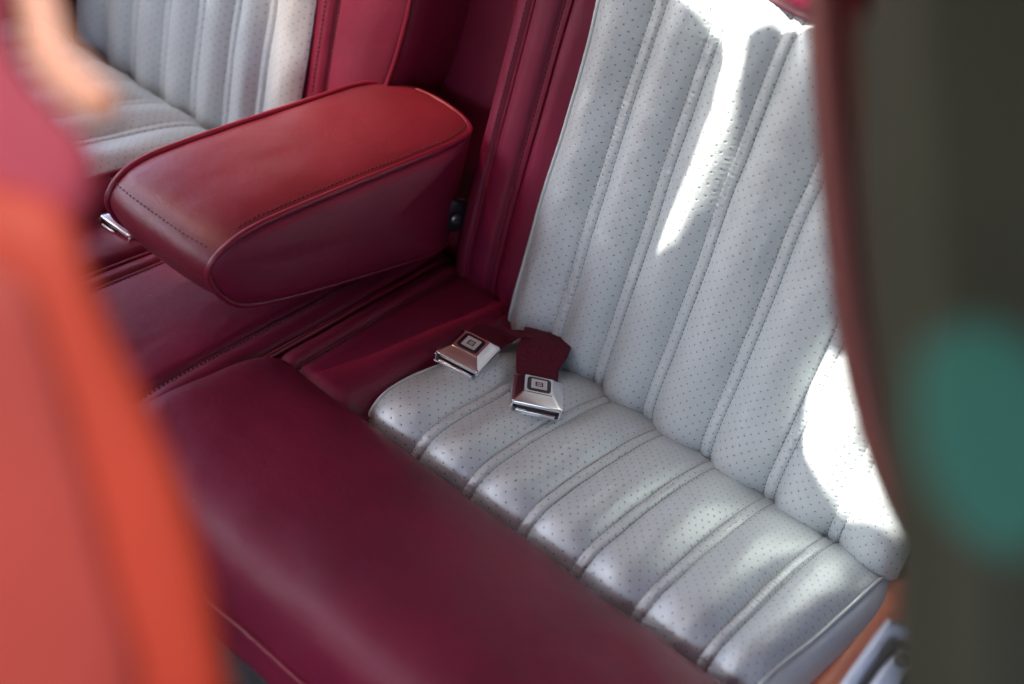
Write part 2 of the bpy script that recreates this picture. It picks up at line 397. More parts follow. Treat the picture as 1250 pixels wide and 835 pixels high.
# ======================= BACKREST =======================
bprof = [(-.022, -.042), (-.0265, -.022), (-.022, -.004), (-.006, .0065), (.020, .008), (.07, .004), (.15, .001), (.25, .0), (.32, .0), (.345, -.002), (.361, -.010), (.368, -.026)]
RB = [-.350, -.296, -.2395, -.176, -.110, -.0475]
def bamp(s, L): return .9+.1*sstep(0, .05, s)-.75*sstep(L-.04, L, s)
BE = (-.4055, .012)
def bx(X, S):
    e = np.exp(-((X+.4055)/.016)**2); b = np.clip((.075-S)/.075, 0, 1)**2
    return X+e*(.006*(b)+.0022*np.sin(S*22+1))-.004*np.sin(np.clip(S/.40, 0, 1)*np.pi)*(1-e)
# body of the near backrest: burgundy side panel
def back_panel(name, cp, zprof, xcurve, parent, nz=.005, seed=0., mat=BURG):
    """cp: (x, d) across; d positive toward the front"""
    d = catmull(cp, 10); d = resample(d, .0025)[0]
    pr, s = resample(catmull(zprof, 8), nz)
    X = np.tile(d[:, 0], (len(pr), 1)); D = d[None, :, 1]+pr[:, None, 1]; Zc = np.tile(pr[:, 0:1], (1, len(d)))
    X = X+xcurve(Zc); D = D+.0008*fbm(X*12+seed, Zc*8+seed, 3)+.0003*fbm(X*50+seed, Zc*30, 2)
    P = np.stack([X, -D, Zc], -1); return grid(name, P, mat, parent), P, d
zp = [(-.045, -.06), (-.035, -.035), (-.018, -.015), (.005, -.005), (.04, 0), (.15, 0), (.33, 0), (.365, -.006), (.388, -.03)]
xc = lambda z: .030*(z-.10)*(z > .10)*.9+.0*z
cpN = [(-.4980, -.100), (-.4982, -.060), (-.4975, -.030), (-.4955, -.012), (-.489, -.003), (-.479, .0015), (-.4755, -.001), (-.4735, -.0035), (-.471, -.0005), (-.462, .004), (-.450, .0035), (-.446, .0), (-.4435, -.003), (-.441, .0004), (-.4385, .0012), (-.4362, -.0022), (-.433, .0008), (-.424, .003), (-.413, .0), (-.405, -.006), (-.400, -.016)]
bk, PB, dB = back_panel('backrest', cpN, zp, xc, None); under(bk); backN = bk
def bcol(P, d, at, off=.001, z0=-1, z1=9):
    k = int(np.argmin(np.abs(d[:, 0]-at))); q = P[:, k].copy(); q[:, 1] -= off; m = (q[:, 2] > z0) & (q[:, 2] < z1); return q[m]
piping('piping', bcol(PB, dB, -.4737, .0020), .0018, BURGP, backN)
piping('piping', bcol(PB, dB, -.4365, .0012), .0014, BURGP, backN)
fr = lambda q: np.tile([0, -1., 0], (len(q), 1))
ms = Stitches(); q = bcol(PB, dB, -.4437, .0006); stitch_row(ms, q, fr(q), r=.0008); q = bcol(PB, dB, -.478, .0004); stitch_row(ms, q, fr(q), r=.0004)
ms.build('stitching', THREADB, backN)
o, P, Nn, xx, ss = insert('silver_insert', [(c, d) for c, d in bprof], BE, RB, .0052, .0130, backN, to_back, amp=bamp, xmap=bx, seed=11.)
msS = Stitches()
for r in RB:
    for q in (-1, 1): stitch_on(msS, P, -Nn if Nn[len(Nn)//2, 5, 1] > 0 else Nn, xx, r+q*.0052, sink=.0001)
msS.build('stitching', THREADS, backN)
piping('piping', P[6:, 0]+np.array([-.0008, -.0015, 0]), .0016, SILVP, backN, .003)
# top roll above the insert
tr = []
for xx_ in np.linspace(-.50, .02, 40):
    tr.append([(xx_, -d, z) for z, d in ((.364, -.034), (.360, -.018), (.368, -.002), (.385, .004), (.404, -.004), (.416, -.03), (.418, -.10))])
trr = np.stack([catmull(r, 5) for r in np.array(tr)]); grid('top_roll', trr, BURG, backN, None)
Mesh().add(*box(-.495, .012, .058, .13, -.1, .36)).build('foam_core', FOAM, backN, False)

# recessed middle panel behind the armrest
pr_, s_ = resample(catmull([(-.08, 0), (.1, .0), (.3, .002), (.45, 0)], 6), .01)
xr = np.r_[np.linspace(-.665, -.633, 10), np.linspace(-.630, -.46, 50)]
X, Zz = np.meshgrid(xr, pr_[:, 0]); Yy = .072-.006*np.exp(-((X+.632)/.004)**2)+.010*sstep(-.635, -.665, X)+.0015*fbm(X*10, Zz*6, 3)
rl = [(-.628, .0655, z_) for z_ in np.linspace(-.05, .44, 60)]
rec = grid('recess_panel', np.stack([X+.03*Zz*0, Yy, Zz], -1), BURG, None); under(rec)
piping('piping', rl, .0018, BURGP, rec, .01)
# far backrest
YO = .012
zpf = [(c, d+YO) for c, d in [(-.06, -.075), (-.045, -.045), (-.03, -.02), (.0, -.004), (.05, 0), (.15, 0), (.34, 0), (.38, -.01), (.40, -.04)]]
xcf = lambda z: -.030*np.clip((.24-z)/.12, 0, 2)**2*.6
cpF = [(-.722, -.001), (-.712, .0), (-.705, .0005), (-.698, .001), (-.686, .004), (-.6785, .001), (-.676, -.003), (-.673, .0005), (-.664, .004), (-.625, .006), (-.600, .001), (-.592, -.006), (-.588, -.014), (-.586, -.03), (-.586, -.09)]
bk, PF, dF = back_panel('backrest', cpF, zpf, lambda z: xcf(z), None, seed=4.); under(bk); backF = bk
# only the inner edge bends; the rest stays straight
mesh = bk.data
for v in mesh.vertices:
    w = min(1, max(0, (-.62-(v.co.x))/.07)); v.co.x -= float(xcf(v.co.z))*w
def bcol2(at, off, z0=-.03):
    q = bcol(PF, dF, at, off, z0)
    w = np.clip((-.62-q[:, 0])/.07, 0, 1); q[:, 0] -= xcf(q[:, 2])*w; return q
piping('piping', bcol2(-.5925, .003), .0026, BURGP, backF)
ms = Stitches()
for at in (-.690, -.6745):
    q = bcol2(at, .0008); stitch_row(ms, q, fr(q), r=.0008)
ms.build('stitching', THREADB, backF)
fb = [(c, d+YO) for c, d in [(-.055, -.060), (-.048, -.032), (-.032, -.010), (-.006, .002), (.03, .006), (.09, .006), (.17, .003), (.27, .0), (.35, -.002), (.38, -.02)]]
RF = [-.757, -.806, -.858, -.910, -.962, -1.012]
o, P, Nn, xx, ss = insert('silver_insert', fb, (-1.066, -.702), sorted(RF), .0052, .0125, backF, to_back, step=(.0018, .0024), amp=bamp, seed=21., pucker=.8)
msS = Stitches()
for r in RF:
    for q in (-1, 1): stitch_on(msS, P, -Nn if Nn[len(Nn)//2, 5, 1] > 0 else Nn, xx, r+q*.0052)
msS.build('stitching', THREADS, backF)
Mesh().add(*box(-1.06, -.63, .05, .13, -.1, .36)).build('foam_core', FOAM, backF, False)

# ======================= ARMREST =======================
arm = group('armrest'); under(arm)
ap = [(.004, .149), (-.04, .1475), (-.09, .1435), (-.16, .1385), (-.235, .132), (-.270, .127), (-.292, .1185), (-.3045, .105), (-.303, .092), (-.288, .072), (-.262, .0565), (-.21, .0475), (-.13, .040), (-.05, .034), (.0, .032), (.016, .045), (.022, .08), (.019, .12), (.014, .141)]
al, sa = resample(np.r_[catmull(ap, 8, True), [ap[0]]], .004); al = al[:-1]
XM, HW = -.5550, .0630
cent = al.mean(0)
def halfw(yz):
    y_ = yz[:, 0]; t = np.clip((y_+.055)/.078, 0, 1); f = np.clip((-.285-y_)/.03, 0, 1)
    return HW*(1-.42*t**2.6)-.004*f**2
tt = np.linspace(-1, 1, 41); hw = halfw(al)
T = np.roll(al, -1, 0)-np.roll(al, 1, 0); T /= np.linalg.norm(T, axis=1)[:, None]; NO = np.stack([-T[:, 1], T[:, 0]], -1)
if ((al-cent)*NO).sum() < 0: NO = -NO
W = []
for k in range(len(al)):
    row = []
    for t_ in tt:
        crown = .0065*(1-abs(t_)**3.0); yy, zz = al[k]+NO[k]*crown
        row.append((XM+t_*hw[k], yy, zz))
    W.append(row)
W = np.array(W); W = np.concatenate([W, W[:1]], 0)
top = (W[..., 2]-.09)*10
W[..., 2] += .0008*fbm(W[..., 0]*25, W[..., 1]*14, 3)*(W[..., 2] > .12)
# seam dent across the nose
nose = np.array([-.3005, .121])
dd = np.sqrt((W[..., 1]-(-.3025))**2+(W[..., 2]-.119)**2)
W[..., 1] += .0016*np.exp(-(dd/.0025)**2)
grid('cover', W, ARML, arm)
def side_loops(sx):
    V = []; n = len(al); loops = ((1., 0), (.985, .0022), (.95, .0055), (.85, .0095), (.7, .012), (.45, .0135), (.2, .014))
    V = []
    for sc_, bl in loops:
        for k in range(n):
            p = cent+(al[k]-cent)*sc_
            wk = hw[k]*sc_+(HW if True else 0)*(1-sc_) if sc_ < .9 else hw[k]
            V.append((XM+sx*(wk*1.0+bl), p[0], p[1]))
    F = [(a*n+k, a*n+(k+1) % n, (a+1)*n+(k+1) % n, (a+1)*n+k) for a in range(len(loops)-1) for k in range(n)]
    F.append(tuple((len(loops)-1)*n+k for k in range(n)))
    if sx > 0: F = [f[::-1] for f in F]
    return V, F
Mesh().add(*side_loops(1)).build('side_panel', BURG, arm); Mesh().add(*side_loops(-1)).build('side_panel', BURG, arm)
def arm_edge(sx, ks): return [(XM+sx*(hw[k]+.0008), al[k][0]+NO[k][0]*.001, al[k][1]+NO[k][1]*.001) for k in ks]
order = sorted([k for k in range(len(al)) if al[k][1] > .118 and al[k][0] < -.022], key=lambda k: al[k][0])
lower = [k for k in range(len(al)) if (al[k][1] <= .118 and al[k][0] < -.2) or (al[k][1] < .08 and al[k][0] < .004)]
ang = lambda k: math.atan2(al[k][1]-cent[1], al[k][0]-cent[0]) % (2*math.pi)
lower = sorted(lower, key=ang)
corner = [(XM+.90*HW, -.008, .1485), (XM+.76*HW, .0035, .1492), (XM+.45*HW, .0095, .1515), (XM, .0115, .1528), (XM-.45*HW, .0095, .1515), (XM-.76*HW, .0035, .1492), (XM-.90*HW, -.008, .1485)]
loop_ = arm_edge(1, lower[::-1])+arm_edge(1, order)+[tuple(p) for p in catmull(corner, 5)]+arm_edge(-1, order[::-1])+arm_edge(-1, lower)
piping('piping', loop_, .0027, BURGP, arm, .003)
ms = Stitches()
q = np.array([(XM+t_*HW*.95, -.3055, .1205) for t_ in np.linspace(-1, 1, 40)]); q[:, 1] -= .0045*(1-np.abs(np.linspace(-.95, .95, 40))**3)
stitch_row(ms, q, np.tile([0, -1, .2], (40, 1)), r=.0006)
kt = [k for k in range(len(al)) if al[k][1] > .125]; kt.sort(key=lambda k: al[k][0])
q = np.array([(XM+hw[k]-.0065, al[k][0], al[k][1]+.0026) for k in kt]); stitch_row(ms, q, up(q), r=.00055)
ms.build('stitching', THREADB, arm)
# pivot: dark plate and screw between armrest and backrest
piv = pxx(563, 268, -.492)
def disc(c, n, r, h, seg=28, dome=.0):
    n = nrm(n); a = nrm(np.cross(n, [0, .2, 1])); b = np.cross(n, a); V = []; F = []
    rings = [(r, 0), (r, h*.8), (r*.93, h), (r*.5, h+dome*.7), (.0001, h+dome)]
    for rr, hh in rings:
        for k in range(seg):
            th = 2*math.pi*k/seg; V.append(np.array(c)+n*hh+rr*(math.cos(th)*a+math.sin(th)*b))
    F = [(i*seg+k, i*seg+(k+1) % seg, (i+1)*seg+(k+1) % seg, (i+1)*seg+k) for i in range(len(rings)-1) for k in range(seg)]
    return V, F
br = Mesh().add(*disc(piv+np.array([-.012, .002, 0]), (1, -.5, .2), .017, .007)).build('hinge_plate', BLACK, arm)
sc = Mesh().add(*disc(piv+np.array([-.003, -.004, 0]), (1, -.6, .3), .0050, .0015, dome=.0008))
sc.build('screw', DKSTEEL, arm)
slot = Mesh()
for ang in (0.5, 2.07):
    nn_ = nrm((1, -.6, .3)); a = nrm(np.cross(nn_, [0, .2, 1])); b = np.cross(nn_, a); dr = math.cos(ang)*a+math.sin(ang)*b; pe = np.cross(nn_, dr); c = piv+np.array([-.003, -.004, 0])+nn_*.0026
    V = [c+dr*i*.0038+pe*j*.0007+nn_*k2 for k2 in (0, .0008) for j in (-1, 1) for i in (-1, 1)]
    slot.add(V, [(0, 2, 3, 1), (4, 5, 7, 6), (0, 1, 5, 4), (2, 6, 7, 3), (0, 4, 6, 2), (1, 3, 7, 5)])
slot.build('screw_slot', BLACK, arm, False)

# ======================= BUCKLES =======================
def rrect(w, h, r, n=6):
    out = []
    for cx_, cy_, a0 in ((w/2-r, h/2-r, 0), (-w/2+r, h/2-r, 90), (-w/2+r, -h/2+r, 180), (w/2-r, -h/2+r, 270)):
        for k in range(n+1):
            a = math.radians(a0+90*k/n); out.append((cx_+r*math.cos(a), cy_+r*math.sin(a)))
    return out
def loft(ms, rings, cap0=True, cap1=True):
    n = len(rings[0]); V = [v for r in rings for v in r]
    F = [(i*n+k, i*n+(k+1) % n, (i+1)*n+(k+1) % n, (i+1)*n+k) for i in range(len(rings)-1) for k in range(n)]
    if cap0: F.append(tuple(range(n))[::-1])
    if cap1: F.append(tuple((len(rings)-1)*n+k for k in range(n)))
    ms.add(V, F)
def ring(w, h, r, z, cx_=0, cy_=0, n=4): return [(a+cx_, b+cy_, z) for a, b in rrect(w, h, r, n)]
def frame_mesh(ms, w, h, r, w2, h2, r2, z0, z1, cx_, cy_):
    a = ring(w, h, r, z1, cx_, cy_); b = ring(w2, h2, r2, z1, cx_, cy_); c = ring(w2, h2, r2, z0, cx_, cy_); d = ring(w, h, r, z0, cx_, cy_)
    n = len(a); V = d+a+b+c; F = [(i*n+k, i*n+(k+1) % n, ((i+1) % 4)*n+(k+1) % n, ((i+1) % 4)*n+k) for i in range(4) for k in range(n)]
    ms.add(V, F)
def make_buckle(label, loc, rotM):
    e = empty('seat_belt_buckle', label, 'buckle', loc, 'chrome seat belt buckles lying on the bench seat'); e.rotation_euler = rotM.to_euler()
    BW, BL, BT = .0440, .0400, .0155
    s = Mesh(); PO = .0042; g = .0072                         # emblem plateau sits toward the strap end
    # top shell: shoulder, chamfer, plateau
    loft(s, [ring(BW, BL, .003, g+.0012), ring(BW, BL, .003, g+.0036), ring(BW-.0008, BL-.0008, .003, g+.0044), ring(BW-.004, BL-.003, .0025, g+.0048),
             ring(.0262, .0242, .0022, BT-.0004, 0, PO), ring(.0255, .0235, .002, BT, 0, PO)], True, True)
    s.build('shell', CHROME, e, False)
    # lower tray with side walls, leaving the latch slot open at the front
    t_ = Mesh()
    t_.add(*box(-BW/2, BW/2, -BL/2, BL/2, 0, .0012))
    for sx in (-1, 1): t_.add(*box(min(sx*BW/2*.999, sx*(BW/2-.0022)), max(sx*BW/2*.999, sx*(BW/2-.0022)), -BL/2+.0004, BL/2-.0004, .0011, g+.0014))
    t_.add(*box(-BW/2+.002, BW/2-.002, BL/2-.003, BL/2-.0006, .0011, g+.0014))
    tr_ = t_.build('tray', CHROME, e, False)
    Mesh().add(*box(-BW/2+.0021, BW/2-.0021, -BL/2+.006, BL/2-.0028, .0013, g+.0011)).build('latch_slot', BLACK, e, False)
    rb_ = Mesh(); loft(rb_, [[(-BW/2+.0052, y_, z_) for y_, z_ in rb2] for rb2 in [[(-BL/2-.0010, .0016), (-BL/2+.0058, .0016), (-BL/2+.0058, .0046), (-BL/2+.0004, .0050), (-BL/2-.0010, .0040)]]]+[[(BW/2-.0052, y_, z_) for y_, z_ in [(-BL/2-.0010, .0016), (-BL/2+.0058, .0016), (-BL/2+.0058, .0046), (-BL/2+.0004, .0050), (-BL/2-.0010, .0040)]]])
    rb_.build('release_bar', CHROME, e, False)
    # emblem: black plate with rounded corners, nested pale squares
    m_ = Mesh(); loft(m_, [ring(.0205, .0190, .0035, BT-.0003, 0, PO), ring(.0205, .0190, .0035, BT+.0004, 0, PO)]); em = m_.build('emblem_plate', BLACK, e, False)
    m_ = Mesh(); frame_mesh(m_, .0136, .0130, .0005, .0068, .0066, .0004, BT+.0003, BT+.0008, 0, PO); m_.build('emblem_square', EMB, em, False)
    m_ = Mesh(); frame_mesh(m_, .0040, .0038, .0003, .0032, .0030, .0002, BT+.0003, BT+.0007, 0, PO)
    for a0, a1, b0, b1 in ((-.0009, -.0004, -.0009, .0009), (-.0004, .0003, .0005, .0009), (-.0004, .0003, -.0009, -.0005), (.0005, .0010, -.0009, .0009)):
        m_.add(*box(a0, a1, PO+b0, PO+b1, BT+.0003, BT+.0007))
    m_.build('emblem_centre', EMB, em, False)
    for o_ in e.children:
        if o_.name.split('.')[0] in ('shell', 'tray', 'release_bar'):
            b_ = o_.modifiers.new('bev', 'BEVEL'); b_.width = .0005; b_.segments = 2; b_.limit_method = 'ANGLE'; b_.angle_limit = math.radians(25)
            for p in o_.data.polygons: p.use_smooth = True
            o_.data.set_sharp_from_angle(angle=math.radians(28))
    return e
def frame_from(right, fwd):
    """rotation whose local +x = right and local +y = fwd (orthonormalised)"""
    r = nrm(right); f = np.array(fwd, float); f = nrm(f-r*r.dot(f)); u = np.cross(r, f)
    return Matrix(((r[0], f[0], u[0]), (r[1], f[1], u[1]), (r[2], f[2], u[2])))
ZB = .012
def buckle_at(pc, pr_, pf, z, tilt=(0, 0)):
    """pc: image of the centre, pr_: a point to its right along its width, pf: a point toward the strap"""
    c = pz(*pc, z); r = pz(*pr_, z+tilt[0])-c; f = pz(*pf, z+tilt[1])-c; return c, frame_from(r, f)
c2, R2 = buckle_at((655.5, 482), (684, 488), (651, 461), .0165, (0, .0))
b2 = make_buckle('chrome buckle with square emblem facing the viewer, on the silver cushion nearest the backrest', tuple(c2-R2.col[2]*.006 if False else c2-np.array(R2.col[2])*.008), R2)
c1, R1 = buckle_at((571, 430), (592.5, 441), (590, 413), .018, (.0, .004))
b1 = make_buckle('chrome buckle lying across the seam between burgundy panel and silver cushion', tuple(c1-np.array(R1.col[2])*.008), R1)
c3, R3 = buckle_at((160, 274), (185, 291), (178, 261), .0)
b3 = make_buckle('blurred chrome buckle half hidden beneath the nose of the armrest', tuple(c3-np.array(R3.col[2])*.006), R3)

def ribbon(name, pts, widths, wdirs, th, mat, parent, wave=0.):
    P = catmull(pts, 10); n = len(P); m = len(pts)
    W_ = np.stack([np.interp(np.linspace(0, m-1, n), range(m), np.array(widths))], -1)[:, 0]
    D_ = np.stack([np.interp(np.linspace(0, m-1, n), range(m), np.array(wdirs)[:, k]) for k in range(3)], -1); D_ /= np.linalg.norm(D_, axis=1)[:, None]
    T_ = np.gradient(P, axis=0); T_ /= np.linalg.norm(T_, axis=1)[:, None]; U = np.cross(D_, T_); U /= np.linalg.norm(U, axis=1)[:, None]
    if U[:, 2].mean() < 0: U = -U
    s_ = np.r_[0, np.cumsum(np.linalg.norm(np.diff(P, axis=0), axis=1))]
    nw = 14; prof_ = [(t_, 1-.5*abs(t_)**6) for t_ in np.linspace(-1, 1, nw)]+[(t_, -(1-.5*abs(t_)**6)) for t_ in np.linspace(1, -1, nw)]
    V = []; uv = []
    for k in range(n):
        for t_, h_ in prof_:
            V.append(P[k]+D_[k]*W_[k]/2*t_+U[k]*(h_*th/2+wave*math.sin(s_[k]*90+t_*2.)*(1-t_*t_)))
            uv.append((t_*W_[k]/2, s_[k]))
    N_ = len(prof_); F = [(k*N_+a, k*N_+(a+1) % N_, (k+1)*N_+(a+1) % N_, (k+1)*N_+a) for k in range(n-1) for a in range(N_)]
    F.append(tuple(range(N_))[::-1]); F.append(tuple((n-1)*N_+a for a in range(N_)))
    o = obj(name, V, F, mat, None, uv); o.parent = parent
    bpy.context.view_layer.update(); o.matrix_parent_inverse = parent.matrix_world.inverted(); return o, P, D_, U, W_
r2 = np.array(R2.col[0]); f2 = np.array(R2.col[1])
sl, P_, D_, U_, W_ = ribbon('strap_sleeve', [c2+f2*.016+np.array([0, 0, -.001]), pz(656, 448, .016), pz(663, 428, .019), pz(668, 412, .014), pz(660, 398, -.012)], [.036, .038, .046, .044, .036], [r2, r2, nrm(r2+np.array([.1, .1, 0])), nrm(pz(690, 428, .014)-pz(640, 412, .014)), nrm(r2)], .0052, WEB, b2)
msr = Mesh()
for k, fx in enumerate(np.linspace(-.6, .6, 7)):      # raised ribs on the sleeve
    q = [P_[i]+D_[i]*W_[i]/2*fx+U_[i]*.0027 for i in range(12, 27)]
    msr.add(*tube(np.array(q), .00055, 6))
o = msr.build('sleeve_rib', WEB, None); o.parent = sl
bpy.context.view_layer.update(); o.matrix_parent_inverse = sl.matrix_world.inverted()
f1 = np.array(R1.col[1]); r1 = np.array(R1.col[0])
ribbon('strap', [c1+f1*.017+np.array([0, 0, -.004]), pz(603, 408, .012), pz(618, 405, .018), pz(634, 408, .016), pz(650, 408, .004), pz(668, 402, -.02)], [.034, .036, .036, .034, .034, .034], [r1, r1, nrm(r1+np.array([-.2, -.2, .2])), nrm(r1+np.array([-.3, -.4, .3])), nrm(r1+np.array([-.3, -.5, .3])), nrm(r1)], .0032, WEB, b1, .0012)
f3 = np.array(R3.col[1]); r3 = np.array(R3.col[0])
ribbon('strap', [c3+f3*.017, c3+f3*.05+np.array([0, 0, .004]), c3+f3*.10], [.034]*3, [r3]*3, .003, WEB, b3)

# ======================= DOOR SILL + STRIKER =======================
sill = empty('door_sill', 'rounded burgundy sill trim with sunlight painted into its colour, running along the right end of the cushion', 'door sill', (.05, -.2, -.25))
ps = [pz(938, 880, -.022), pz(960, 850, -.022), pz(1000, 795, -.02), pz(1044, 738, -.018), pz(1078, 700, -.014), pz(1110, 672, -.014)]
def roll_surface(name, path, offs, mat, parent):
    P = catmull(path, 8); rows = []
    for p in P: rows.append(catmull([p+np.array([dx, dy, dz]) for dx, dy, dz in offs], 5))
    o = grid(name, np.array(rows), mat, None); o.parent = parent; bpy.context.view_layer.update(); o.matrix_parent_inverse = parent.matrix_world.inverted(); return o
SILLM = leather('painted_sunlit_sill', (.60, .20, .11), .45, .1, grain=.4)  # burgundy trim with the sunlight put into its orange tan colour
roll_surface('sill_roll', ps, [(-.002, 0, -.14), (-.001, 0, -.03), (.006, 0, -.004), (.018, 0, .004), (.031, 0, .0), (.040, 0, -.014), (.042, 0, -.06), (.040, 0, -.2)], SILLM, sill)
roll_surface('sill_step', [p+np.array([.042, 0, -.03]) for p in ps], [(0, 0, .0), (.02, 0, .002), (.05, 0, .0), (.09, 0, -.01), (.095, 0, -.10)], MAGF, sill)
stc = pd(1108, 812, .72)
strk = empty('striker_plate', 'bright steel door striker plate with a screw, blurred at the lower right corner', 'striker plate', tuple(stc))
def keep(o, parent):
    o.parent = parent; bpy.context.view_layer.update(); o.matrix_parent_inverse = parent.matrix_world.inverted(); return o
def plate(pts, d, th, mat, name, parent, bev=.002):
    """traced outline laid in a plane facing the camera's side, real thickness away from it"""
    bm = bmesh.new(); vs = [bm.verts.new(tuple(pd(x_, y_, d(x_, y_) if callable(d) else d))) for x_, y_ in pts]; f = bm.faces.new(vs)
    r = bmesh.ops.extrude_face_region(bm, geom=[f]); nv = [v for v in r['geom'] if isinstance(v, bmesh.types.BMVert)]
    dv = Vector(tuple(nrm(ray(625, 417))*th))
    for v in nv: v.co += dv
    bmesh.ops.recalc_face_normals(bm, faces=bm.faces)
    o = bmobj(name, bm, mat, None); b_ = o.modifiers.new('bev', 'BEVEL'); b_.width = bev; b_.segments = 3; b_.limit_method = 'ANGLE'
    return keep(o, parent)
plate([(1018, 850), (1084, 758), (1150, 775), (1160, 850)], .735, .006, STEEL, 'plate', strk)
plate([(1044, 850), (1090, 782), (1140, 795), (1150, 850)], .729, .004, BLACK, 'recess', strk, .001)
plate([(1056, 850), (1080, 815), (1098, 795), (1112, 798), (1118, 812), (1104, 822), (1092, 850)], .722, .006, STEEL, 'latch_arm', strk, .002)
o = Mesh().add(*disc(pd(1098, 806, .720), -ray(1098, 806), .0042, .002, dome=.001)).build('screw', BLACK, None); keep(o, strk)

# ======================= DOOR PILLAR (blurred, near, right) =======================
pil = empty('door_pillar', 'dark olive door pillar with red trim edge and painted teal reflection, out of focus at right', 'door pillar', tuple(pd(1180, 835, .46)))
edge_px = [(978, -60), (984, 0), (990, 100), (998, 200), (1008, 300), (1020, 400), (1036, 480), (1058, 560), (1086, 630), (1118, 690), (1140, 730)]
D0 = .47
def strip(name, offs, mat, wob=None):
    path = catmull(edge_px, 6); rows = []
    for (x_, y_) in path:
        fade = min(1., max(0., (y_-560)/170.)) if True else 0
        rows.append(catmull([pd(x_+ox*(1-.45*fade), y_, D0+od) for ox, od in offs], 4))
    o = grid(name, np.array(rows), mat, None); return keep(o, pil)
PTRIM = leather('pillar_red_trim', (.22, .06, .05), .5, .1, grain=.4); PDARK = leather('pillar_oxblood', (.14, .003, .005), .6, .1, grain=.4)
strip('trim_edge', [(6, .09), (0, .03), (2, .010), (14, -.002), (30, -.002), (44, .004), (50, .012)], PTRIM)
strip('trim_groove', [(44, .007), (54, .004), (68, .006), (84, .010)], PDARK)
strip('rubber_seal', [(78, .016), (84, .0), (100, -.006), (122, -.004), (136, .006), (140, .02)], RUBBER)
body = [(1116, -60), (1400, -60), (1400, 940), (1170, 940), (1172, 760), (1170, 700), (1160, 600), (1136, 400), (1120, 200)]
plate(body, .26, .05, PAINT, 'panel', pil, .006)
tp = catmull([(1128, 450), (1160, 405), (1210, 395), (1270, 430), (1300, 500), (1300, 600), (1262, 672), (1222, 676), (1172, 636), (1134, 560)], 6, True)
plate([tuple(p) for p in tp], .205, .004, TEAL, 'teal_reflection', pil, .001)  # added flat piece standing in for a blurred reflection on the panel

# ======================= FRONT SEAT (blurred, near, left) =======================
fs = empty('front_seat', 'blurred orange red front seat back filling the left foreground', 'car seat', tuple(pd(60, 900, .3)))
def pillow(name, outline, depth, th, mat, parent, puff=.01):
    o2 = np.array([tuple(p) for p in catmull(outline, 6, True)]); c = o2.mean(0); n = len(o2); V = []
    rings = [(1., 0), (.985, .5), (.95, .8), (.75, .95), (.5, 1.), (.2, 1.)]
    for sc_, h_ in rings:
        for p in o2:
            q = c+(p-c)*sc_; dd_ = depth(*q) if callable(depth) else depth
            V.append(pd(q[0], q[1], dd_-puff*h_))
    F = [(a*n+k, a*n+(k+1) % n, (a+1)*n+(k+1) % n, (a+1)*n+k) for a in range(len(rings)-1) for k in range(n)]
    F.append(tuple((len(rings)-1)*n+k for k in range(n)))
    b0 = len(V)
    for p in o2: V.append(pd(*(c+(p-c)*1.0), (depth(*p) if callable(depth) else depth)+.0)+nrm(ray(*p))*th)
    F += [(k, b0+k, b0+(k+1) % n, (k+1) % n) for k in range(n)]; F.append(tuple(b0+k for k in range(n))[::-1])
    bm = bmesh.new(); vs = [bm.verts.new(tuple(v)) for v in V]
    for f in F:
        try: bm.faces.new([vs[i] for i in f])
        except ValueError: pass
    bmesh.ops.recalc_face_normals(bm, faces=bm.faces); return keep(bmobj(name, bm, mat, None, True), parent)
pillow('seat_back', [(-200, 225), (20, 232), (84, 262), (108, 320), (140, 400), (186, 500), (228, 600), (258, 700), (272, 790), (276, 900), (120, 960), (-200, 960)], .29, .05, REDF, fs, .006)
pillow('sheen_overlay', [(-200, 300), (10, 330), (60, 420), (95, 540), (130, 680), (150, 900), (-200, 960)], .284, .004, MAGF, fs, .002)  # added overlay that paints the pinkish sheen onto the seat back
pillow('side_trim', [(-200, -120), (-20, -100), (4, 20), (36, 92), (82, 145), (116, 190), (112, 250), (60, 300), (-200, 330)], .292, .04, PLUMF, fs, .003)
pillow('seam_roll', [(10, -60), (52, -40), (70, 30), (110, 85), (146, 118), (146, 142), (118, 152), (70, 118), (34, 60)], .30, .02, TANF, fs, .006)

# ======================= FLOOR, CAR SHELL =======================
def struct(o): o['kind'] = 'structure'; return o
struct(Mesh().add(*box(-1.6, .06, -1.6, .3, -.27, -.25)).build('floor', CARPET, None, False))
GR = plain('asphalt', (.06, .06, .06), .9, 0, .3, 60, .002)
struct(obj('ground', [(-60, -60, -.6), (60, -60, -.6), (60, 60, -.6), (-60, 60, -.6)], [(0, 1, 2, 3)], GR, None, None, False))
car = empty('car_shell', 'burgundy lined car shell with far side wall, pierced roof and added light blockers around the bench seat', 'car body', (-.6, 0, -.25))
# far wall and shelf, plus unseen panels added to block light
bm = bmesh.new(); 
keep(Mesh().add(*box(-1.16, -1.12, -1.3, .45, -.25, .18)).build('side_wall', BURG, None, False), car)
keep(Mesh().add(*box(1.0, 1.05, -1.3, .87, -.55, .60)).build('right_light_blocker', FOAM, None, False), car)  # added out of view to block light from the right
keep(Mesh().add(*box(-1.5, 1.1, .88, .92, -.6, .64)).build('rear_light_blocker', FOAM, None, False), car)  # unseen wall put in to cut the light from behind
keep(Mesh().add(*box(-1.16, .03, .10, .60, .36, .40)).build('parcel_shelf', BURG, None, False), car)
keep(Mesh().add(*box(-1.5, .42, -1.95, -1.91, -.6, .56)).build('front_light_blocker', FOAM, None, False), car)  # unseen wall added to hold back flat light from the front
